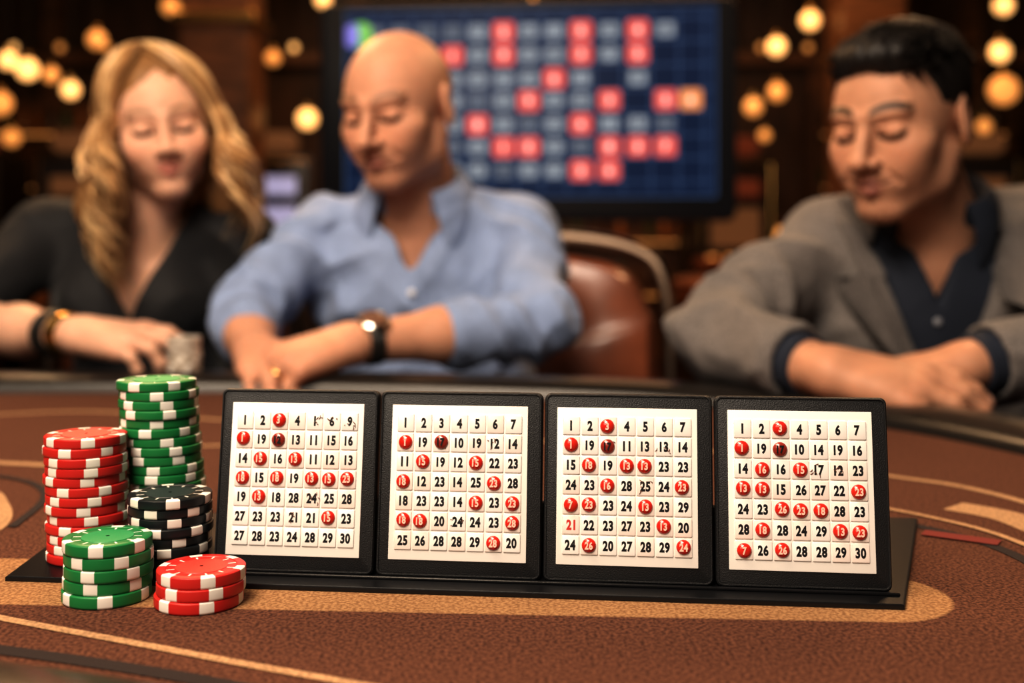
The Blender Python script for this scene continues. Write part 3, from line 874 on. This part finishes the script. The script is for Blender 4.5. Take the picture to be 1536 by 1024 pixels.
# ============ bald man in blue shirt
man=empty('bald_man')
skinA=(.62,.345,.235)
M_shirt=mat('shirt_blue',(.29,.37,.56),.8,var=.10,vscale=40,bump=.35,bscale=900,sheen=.12,fold=.8)
M_navy=mat('trousers_navy',(.02,.025,.045),.85,bump=.2,bscale=600)
M_shoe=mat('shoe_leather',(.02,.012,.01),.35)
nb=(-.147,1.755,.985)
build_head('head',man,(-.168,1.672,1.130),-24,16,-2,.95,skinA,
    [('ell',(-.140,1.790,.880),(.120,.085,.11),.03),('rc',nb,(-.142,1.745,.93),.050,.045,.02)],
    dict(neck=nb,jaw=1.12,brow=1.15,stub=.26,buzz=.16,browc=(.16,.085,.05),browd=.72,lip=(.46,.19,.15),neckr=1.15,nose=1.1,age=.9))
S=SDF((-.50,1.40,.50),(.17,2.0,1.08),.0042)
shL=np.array((-.292,1.785,.945)); shR=np.array((.012,1.775,.950)); elL=np.array((-.392,1.65,.833)); elR=np.array((.040,1.565,.820))
wrL=np.array((-.338,1.502,.790)); wrR=np.array((-.200,1.452,.806))
S.ell((-.137,1.785,.865),(.180,.124,.150),.03); S.ell((-.12,1.81,.69),(.165,.135,.20),.06)
S.rc((-.147,1.765,.975),shL,.050,.056,.045); S.rc((-.147,1.765,.975),shR,.050,.056,.045)
S.rc(shL,elL,.060,.050,.025); S.rc(shR,elR,.061,.051,.025)
S.rc(elL,elL*.45+wrL*.55,.049,.043,.008)
S.rc(elR,elR*.50+wrR*.50,.050,.045,.008)
eR=elR*.50+wrR*.50; eL=elL*.45+wrL*.55
for e_,el,wr in ((eR,elR,wrR),(eL,elL,wrL)):
    d_=unit(wr-el)
    S.fn(lambda X,Y,Z:-((X-e_[0])*d_[0]+(Y-e_[1])*d_[1]+(Z-e_[2])*d_[2]),.004,'sub',e_-.09,e_+.09)
    S.rc(e_-d_*.030,e_-d_*.008,.0480,.0475,.003)
S.rc((-.147,1.740,.965),(-.150,1.70,1.08),.060,.075,.008,'sub')
S.fn(lambda X,Y,Z:np.maximum((np.abs(X+.150)-.50*(Z-.895))*.9,Y-1.76),.004,'sub',(-.3,1.55,.87),(0,1.80,1.08))
V,Q=S.mesh()
def dsh(V,n):
    w=wrinkle(V,.0042,34,11)+folds(V,elR,(1,-.2,.6),.11,.009,85)+folds(V,elL,(.3,-1,.3),.10,.007,85)
    w+=folds(V,(.02,1.68,.89),(.6,.3,.8),.12,.010,60)+folds(V,(-.30,1.72,.90),(-.6,.4,.8),.11,.010,60)+folds(V,(-.05,1.69,.83),(.7,0,1),.11,.008,55)
    w=np.clip(w,-.010,.012)
    pl=(1-sstep(np.abs(V[:,0]+.148-(.9-V[:,2])*.05),.012,.017))*(n[:,1]<-.3)*(V[:,2]<.90)*(V[:,2]>.6)*(np.abs(V[:,1]-1.67)<.08)
    return w+pl*.003
fast_obj('shirt',V,Q,M_shirt,man,disp=dsh)
collar(man,(-.148,1.742,1.010),M_shirt,rin=.063,rout=.092,h=.030,tilt=26,gap=32,point=.060,yaw=-8,flare=.022)
M_btn=mat('button_white',(.85,.85,.88),.3)
b=MB()
for z in (.86,.785):
    x=-.148+(.9-z)*.05; y=S.surf_y(x,z)
    if y: b.add(sphere((x,y-.009,z),.0055,14,8,(1,.7,1)),M_btn)
b.obj('shirt_buttons',man)
rp=build_arm('hand_left_arm',man,elR*.75+wrR*.25,wrR,(-.84,-.45,-.16),(-.12,-.42,1),False,skinA,(38,50,28),1.08,.038,.027)
build_arm('hand_right_arm',man,elL*.6+wrL*.4,wrL,(.42,-.85,-.12),(0,-.1,1),True,skinA,(18,30,18),1.02,.036,.027)
M_strap=mat('watch_strap',(.02,.018,.016),.4); M_wface=mat('watch_case',(.7,.66,.6),.2,metal=1)
watch(man,wrR+unit(elR-wrR)*.022,rp[2],(-.1,-.55,.8),.0275,M_strap,M_wface)
rg,dv=rp[0]; dv=unit(dv); uu=unit(np.cross(dv,(0.3,.8,.1))); ww=np.cross(dv,uu)
b=MB(); b.add(tube([rg+.0110*(math.cos(t)*uu+math.sin(t)*ww) for t in np.linspace(0,2*math.pi,24,endpoint=False)],.0018,8,closed=True),M_gold); b.obj('ring',man)
trousers(man,(-.05,1.84,.615),[(-.20,1.46,.60),(.06,1.44,.60)],[(-.20,1.46,0),(.07,1.44,0)],M_navy,M_shoe,.15)

# ============ blonde woman
wom=empty('blonde_woman')
skinB=(.70,.44,.32)
M_blk=mat('black_blouse',(.012,.012,.014),.75,bump=.3,bscale=900,sheen=.1,fold=.5)
nbw=(-.567,1.770,.975)
Mh=build_head('head',wom,(-.530,1.722,1.108),18,8,-8,.90,skinB,
    [('ell',(-.580,1.812,.865),(.120,.078,.115),.03),('rc',nbw,(-.572,1.785,.91),.045,.05,.02),
     ('rc',(-.567,1.795,.945),(-.69,1.81,.935),.030,.034,.03),('rc',(-.567,1.795,.945),(-.47,1.81,.93),.030,.034,.03),
     ('ell',(-.625,1.745,.840),(.048,.050,.052),.025),('ell',(-.530,1.745,.840),(.048,.050,.052),.025)],
    dict(neck=nbw,jaw=.92,brow=.6,smile=.0110,lipw=.034,lipt=.80,browc=(.20,.11,.06),browd=.72,lip=(.62,.24,.20),lipline=(.33,.10,.08),neckr=.84,nose=.65,blush=1.3,eye=1.08,age=0))
S=SDF((-.90,1.5,.5),(-.34,2.02,1.05),.0042)
sL=np.array((-.735,1.80,.945)); sR=np.array((-.425,1.80,.935)); eLw=np.array((-.80,1.62,.815)); eRw=np.array((-.405,1.78,.70))
wLw=np.array((-.566,1.478,.814))
S.ell((-.580,1.812,.865),(.148,.104,.145),.03); S.ell((-.575,1.83,.68),(.130,.105,.19),.05)
S.ell((-.632,1.738,.835),(.066,.066,.070),.03); S.ell((-.528,1.738,.835),(.066,.066,.070),.03)
S.rc((-.600,1.80,.965),sL,.045,.050,.04); S.rc((-.535,1.80,.960),sR,.045,.048,.04)
S.rc(sL,eLw,.056,.050,.03); S.rc(sR,eRw,.054,.048,.03); S.rc(eRw,(-.50,1.62,.66),.046,.038,.02)
S.rc(eLw,eLw*.72+wLw*.28,.048,.043,.012)
S.rc(nbw,(-.56,1.74,1.07),.062,.085,.01,'sub')
S.fn(lambda X,Y,Z:np.maximum((np.abs(X+.572)-.42*(Z-.805))*.92,Y-1.82),.004,'sub',(-.75,1.55,.79),(-.40,1.86,1.05))
V,Q=S.mesh()
def dbw(V,n):
    e=np.abs(np.abs(V[:,0]+.572)-.42*(V[:,2]-.805)); g=sstep(e,.006,.025)
    return (wrinkle(V,.0024,38,5)+folds(V,eLw,(1,-.5,0),.1,.005,80)+folds(V,(-.44,1.73,.88),(.6,.3,.8),.1,.006,60))*g
fast_obj('blouse',V,Q,M_blk,wom,disp=dbw)
build_arm('hand_right_arm',wom,eLw*.7+wLw*.3,wLw,(.93,-.22,-.02),(.05,-.45,1),True,skinB,(18,40,30),.96,.036,.024,spread=1.0)
build_arm('hand_left_arm',wom,eRw*.5+np.array((-.50,1.62,.66))*.5,(-.51,1.605,.655),(-.6,-.7,-.1),(0,0,1),False,skinB,(15,25,15),.92,.034,.024)
watch(wom,wLw+unit(eLw-wLw)*.02,unit(eLw-wLw),(0,0,1),.0245,M_gold,None,'bracelet')
watch(wom,wLw+unit(eLw-wLw)*.045,unit(eLw-wLw),(0,0,1),.0275,M_strap,None,'bracelet_dark')
M_hairs=[mat('hair_blonde',(.52,.31,.14),.42,var=.35,vscale=60,stretch=(1,1,.15),sheen=.1),
         mat('hair_blonde_light',(.74,.53,.29),.40,sheen=.1),mat('hair_blonde_dark',(.27,.145,.06),.45)]
Sh=SDF((-.17,-.13,-.30),(.17,.17,.16),.003)
Sh.ell((0,.026,.034),(.087,.102,.098),.02)
for s in (-1,1):
    Sh.rc((s*.072,.045,.03),(s*.104,.035,-.13),.036,.050,.03); Sh.rc((s*.104,.035,-.13),(s*.108,.015,-.21),.050,.022,.02)
Sh.rc((0,.075,.0),(0,.085,-.19),.055,.05,.04)
Sh.ell((0,-.085,-.040),(.064,.084,.108),.01,'sub')
Sh.rc((0,-.02,-.12),(0,.02,-.32),.055,.06,.01,'sub')
V,Q=Sh.mesh(); A=np.array(Mh); V=V@A[:3,:3].T+A[:3,3]
fast_obj('hair_mass',V,Q,M_hairs[2],wom,disp=lambda V,n:wrinkle(V*np.array([1,1,.3]),.003,120,2))
b=MB()
Ce=np.array([0,.020,.034])
for g_ in range(150):
    s=1 if g_%2 else -1
    front=g_%4==0
    psiC=rng.uniform(54,70) if front else rng.uniform(56,178)
    psi0C=psiC*rng.uniform(.02,.35) if psiC<90 else psiC*rng.uniform(.5,.9)
    LnC=rng.uniform(.15,.27); phC=rng.uniform(0,2.0)+s; frC=rng.uniform(1.1,1.6); amC=rng.uniform(.014,.028)
    for q_ in range(5):
        psi=psiC+rng.normal()*4; psi0=psi0C+rng.normal()*5
        psi=max(psi,52)
        Rr=np.array([.089,.105,.100])+rng.uniform(-.002,.010)
        th_e=rng.uniform(90,102); pts=[]
        part=np.array([-.016,0,0])
        for t in np.linspace(0,1,14):
            th=rad(6+(th_e-6)*t); ps=rad(psi0+(psi-psi0)*t**(.55 if front else .8))
            d=np.array([s*math.sin(th)*math.sin(ps),-math.sin(th)*math.cos(ps),math.cos(th)])
            pts.append(Ce+Rr*d+part*(1-t))
        Ln=LnC*rng.uniform(.9,1.07); ph=phC+rng.normal()*.3; fr=frC; am=amC*rng.uniform(.8,1.2)
        pe=pts[-1]
        outw=np.array([s*math.sin(rad(psi)),-math.cos(rad(psi)),0]); tang=np.array([outw[1],-outw[0],0])
        for t in np.linspace(.05,1,20):
            w=am*min(t*2.2,1)
            p=pe+outw*(.034*math.sin(t*2.4)+w*.8*math.sin(6.283*fr*t+ph))+tang*(w*math.cos(6.283*fr*t+ph))+np.array([0,-.03*t*(psi<120),-Ln*t])
            if abs(p[0])<.066 and p[1]<-.0: p[0]=s*.066
            pts.append(p)
        P_=np.array(pts)@A[:3,:3].T+A[:3,3]
        r0=rng.uniform(.0020,.0042); nP=len(P_)
        rr=[r0*(.5+.5*min(k/5,1))*(1 if k<nP*.7 else max(.12,1-(k-nP*.7)/(nP*.3))) for k in range(nP)]
        b.add(tube(P_,rr,6,flat=.6),M_hairs[int(rng.choice([0,0,1,1,2]))])
b.obj('hair_locks',wom,smooth=80)
b=MB(); p=np.array(Mh@Vector((-.084,.010,-.045))); b.add(tube([p+np.array([0,0,-.014])+.014*np.array([math.sin(t)*.4,math.sin(t),math.cos(t)]) for t in np.linspace(0,2*math.pi,20,endpoint=False)],.002,6,closed=True),M_gold); b.obj('earring',wom)
trousers(wom,(-.60,1.86,.60),[(-.69,1.52,.585),(-.49,1.52,.585)],[(-.69,1.52,0),(-.49,1.52,0)],M_blk,M_shoe,.14)

# ============ man in grey blazer
bm_=empty('man_in_blazer')
skinC=(.55,.305,.20)
M_blz=mat('blazer_tweed',(.185,.168,.160),.9,var=.45,vscale=380,bump=.7,bscale=600,sheen=.15,fold=.7)
M_nshirt=mat('shirt_navy',(.022,.029,.048),.8,bump=.2,bscale=900,fold=.3)
nbb=(.545,1.490,.960)
Mb=build_head('head',bm_,(.480,1.412,1.082),-46,14,0,.96,skinC,
    [('ell',(.553,1.52,.855),(.11,.075,.11),.03),('rc',nbb,(.545,1.48,.90),.050,.045,.02)],
    dict(neck=nbb,jaw=1.10,brow=.95,browc=(.012,.009,.007),browd=.97,browt=.8,lip=(.44,.18,.145),stub=.14,neckr=1.12,nose=.95,age=.4,smile=.003))
Sh=SDF((-.13,-.13,-.12),(.13,.16,.18),.0022)
Sh.ell((0,.022,.042),(.083,.099,.090),.02); Sh.ell((.004,-.036,.094),(.052,.046,.028),.025)
Sh.ell((0,-.102,-.010),(.080,.066,.097),.006,'sub')
def hcut(X,Y,Z):
    g=-.055+.075*(1-sstep(Y,-.005,.030))+.05*(1-sstep(Y,-.04,-.02))
    return (g-Z)*.8+0*X
Sh.fn(hcut,.004,'int')
for s in (-1,1): Sh.ell((s*.088,.016,-.008),(.020,.023,.036),.005,'sub')
V,Q=Sh.mesh(); A=np.array(Mb)
def hd(V,n):
    L_=(V-A[:3,3])@A[:3,:3]
    up=sstep(L_[:,2],.05,.11)
    return (np.sin(L_[:,0]*420+3*np.sin(L_[:,1]*70))*np.sin(L_[:,1]*160+2*np.sin(L_[:,0]*90)))*(.0010+.0015*up)
V=V@A[:3,:3].T+A[:3,3]
M_bh=mat('hair_black',(.016,.012,.010),.5,bump=.5,bscale=350,stretch=(1,1,.3),spec=.4)
fast_obj('hair',V,Q,M_bh,bm_,disp=hd)
b=MB()
for i in range(1300):
    a=rng.uniform(-.070,.070); y0=rng.uniform(-.060,.095)
    rr_=1-(a/.083)**2-((y0-.022)/.100)**2
    if rr_<.05: continue
    z0=.042+.090*math.sqrt(rr_)+(.004 if y0<-.01 else 0)
    fr_=1-sstep(np.array(y0),-.06,.03).item()
    cl=math.sin(a*120+y0*60)*.25
    p=np.array([a,y0,z0-.004]); d=unit([a*4+.5+cl+rng.normal()*.12,-.55+rng.normal()*.15+.1*fr_,.22+.2*fr_])
    l_=.010+.004*fr_
    P_=np.array([p,p+d*l_,p+d*l_*1.8+np.array([0,-.001,-.004])]); P_=P_@A[:3,:3].T+A[:3,3]
    b.add(tube(P_,[.0022,.0017,.0004],5),M_bh)
b.obj('hair_tufts',bm_,smooth=80)
S=SDF((.34,1.34,.6),(.78,1.66,1.02),.005)
S.ell((.553,1.520,.855),(.145,.100,.135),.03); S.ell((.555,1.53,.70),(.13,.10,.16),.04)
S.rc((.545,1.50,.955),(.48,1.515,.93),.040,.035,.03); S.rc((.545,1.50,.955),(.63,1.52,.93),.040,.035,.03)
S.rc((.545,1.485,.95),(.52,1.43,1.06),.058,.078,.008,'sub')
S.fn(lambda X,Y,Z:np.maximum((np.abs(X-.535)-.40*(Z-.86))*.9,Y-1.49),.004,'sub',(.42,1.34,.84),(.66,1.52,1.05))
V,Q=S.mesh(); fast_obj('inner_shirt',V,Q,M_nshirt,bm_,disp=lambda V,n:wrinkle(V,.0018,40,9))
b=MB(); M_gb=mat('button_grey',(.35,.36,.4),.3)
for z in (.835,.775):
    y=S.surf_y(.532,z)
    if y: b.add(sphere((.532,y-.004,z),.005,12,8,(1,.4,1)),M_gb)
b.obj('inner_shirt_buttons',bm_)
collar(bm_,(.545,1.482,.985),M_nshirt,rin=.062,rout=.084,h=.026,tilt=24,gap=32,point=.050,yaw=-14,flare=.014)
S=SDF((.14,1.10,.52),(.90,1.80,1.06),.0045)
s1=np.array((.425,1.540,.928)); s2=np.array((.700,1.550,.940)); e1=np.array((.242,1.385,.820)); e2=np.array((.675,1.29,.826)); w1=np.array((.335,1.212,.797)); w2=np.array((.500,1.245,.800))
S.ell((.556,1.535,.855),(.178,.132,.150),.03); S.ell((.556,1.545,.68),(.170,.138,.20),.05)
S.rc((.545,1.530,.968),s1,.046,.056,.045); S.rc((.56,1.530,.968),s2,.046,.058,.045)
S.rc(s1,e1,.062,.053,.03); S.rc(s2,e2,.066,.056,.035)
c1_=e1*.22+w1*.78; c2_=e2*.12+w2*.88
S.rc(e1,c1_,.051,.043,.010); S.rc(e2,c2_,.053,.043,.010)
for e_,el,wr in ((c1_,e1,w1),(c2_,e2,w2)):
    d_=unit(wr-el)
    S.fn(lambda X,Y,Z:-((X-e_[0])*d_[0]+(Y-e_[1])*d_[1]+(Z-e_[2])*d_[2]),.004,'sub',e_-.075,e_+.075)
    S.rc(e_-d_*.03,e_+d_*.02,.036,.035,.004,'sub')
S.rc((.545,1.485,.95),(.52,1.43,1.06),.074,.098,.008,'sub')
BX=lambda z:.36*(z-.70)
S.fn(lambda X,Y,Z:np.maximum((np.abs(X-.537)-.36*(Z-.70))*.92,Y-1.51),.004,'sub',(.38,1.30,.68),(.70,1.53,1.06))
V,Q=S.mesh()
def dbl(V,n):
    e=np.abs(V[:,0]-.537)-.36*(V[:,2]-.70); g=.25+.75*sstep(e,.03,.07)
    w=(wrinkle(V,.0045,26,21)+folds(V,(.36,1.46,.89),(-.7,-.5,.7),.12,.009,55)+folds(V,(.70,1.42,.88),(.2,-.8,.7),.12,.009,50))*g+folds(V,e1,(.4,-1,.2),.12,.009,70)+folds(V,e2,(1,.1,.2),.12,.008,70)
    return np.clip(w,-.010,.012)
fast_obj('blazer',V,Q,M_blz,bm_,disp=dbl)
M_lap=mat('blazer_lapel',(.135,.122,.117),.9,var=.45,vscale=380,bump=.7,bscale=600,sheen=.15)
for s_ in (-1,1):
    def wf(z,s_=s_):
        w=.010+.055*sstep(np.array(z),.70,.885).item()
        if z>.893: w=.034-.10*(z-.893)
        return s_*w
    flap(bm_,'lapel',S,M_lap,lambda z,s_=s_:.537+s_*(BX(z)-.004),wf,list(np.linspace(.705,.89,16))+[.8931]+list(np.linspace(.90,.965,8)),lift=.008)
collar(bm_,(.547,1.500,.972),M_lap,rin=.076,rout=.100,h=.022,tilt=24,gap=52,point=.02,yaw=-4,name='blazer_collar',flare=.012)
b=MB()
for e_,el,wr in ((c1_,e1,w1),(c2_,e2,w2)):
    d_=unit(wr-el); b.add(tube([e_-d_*.02,e_-d_*.0,e_+d_*.014,e_+d_*.016],[.036,.035,.034,.031],24),M_nshirt)
b.obj('shirt_cuffs',bm_)
build_arm('hand_right_arm',bm_,e1*.5+w1*.5,w1,(.90,-.36,-.10),(-.05,-.45,1),True,skinC,(16,26,18),1.08,.034,.028,spread=.5)
build_arm('hand_left_arm',bm_,e2*.5+w2*.5,w2,(-.96,.05,-.12),(0,-.1,1),False,skinC,(14,25,15),1.02,.034,.028)
trousers(bm_,(.57,1.60,.605),[(.47,1.24,.59),(.68,1.24,.59)],[(.47,1.24,0),(.68,1.24,0)],M_navy,M_shoe,.15)

# ------------------------------------------------------------------ lights
def area(name,loc,target,size,power,color,sy=None):
    l=bpy.data.lights.new(name,'AREA'); l.energy=power; l.color=color; l.shape='RECTANGLE'; l.size=size; l.size_y=sy or size
    o=bpy.data.objects.new(name,l); COL.objects.link(o); o.location=loc
    o.rotation_euler=(Vector(target)-Vector(loc)).to_track_quat('-Z','Y').to_euler(); return o
area('ceiling_light_table',(-.5,-.5,2.5),(0,.7,.8),.8,46,(1,.86,.72))
area('ceiling_light_players',(-.7,.5,2.5),(0,1.7,.95),.8,30,(1,.80,.60))
area('fill_light_front',(-.6,-.6,1.9),(0,1.7,1.0),1.0,13,(1,.85,.68))  # added fill from behind the camera to soften face shadows, not a hall lamp
area('ceiling_light_rim',(-1.2,3.3,2.9),(-.1,1.7,1.0),.8,48,(1,.64,.35))
area('ceiling_light_rim_b',(1.6,3.0,2.9),(.3,1.5,1.0),.7,36,(1,.64,.35))
area('ceiling_light_hall',(0,6.0,3.0),(0,6.2,0),5,120,(1,.55,.25),3)
w=bpy.data.worlds.new('world'); SC.world=w; w.use_nodes=True
w.node_tree.nodes['Background'].inputs[0].default_value=(1,.75,.52,1); w.node_tree.nodes['Background'].inputs[1].default_value=.08
SC.view_settings.view_transform='Standard'
SC.view_settings.look='None'
SC.view_settings.exposure=.15
SC.view_settings.gamma=.74
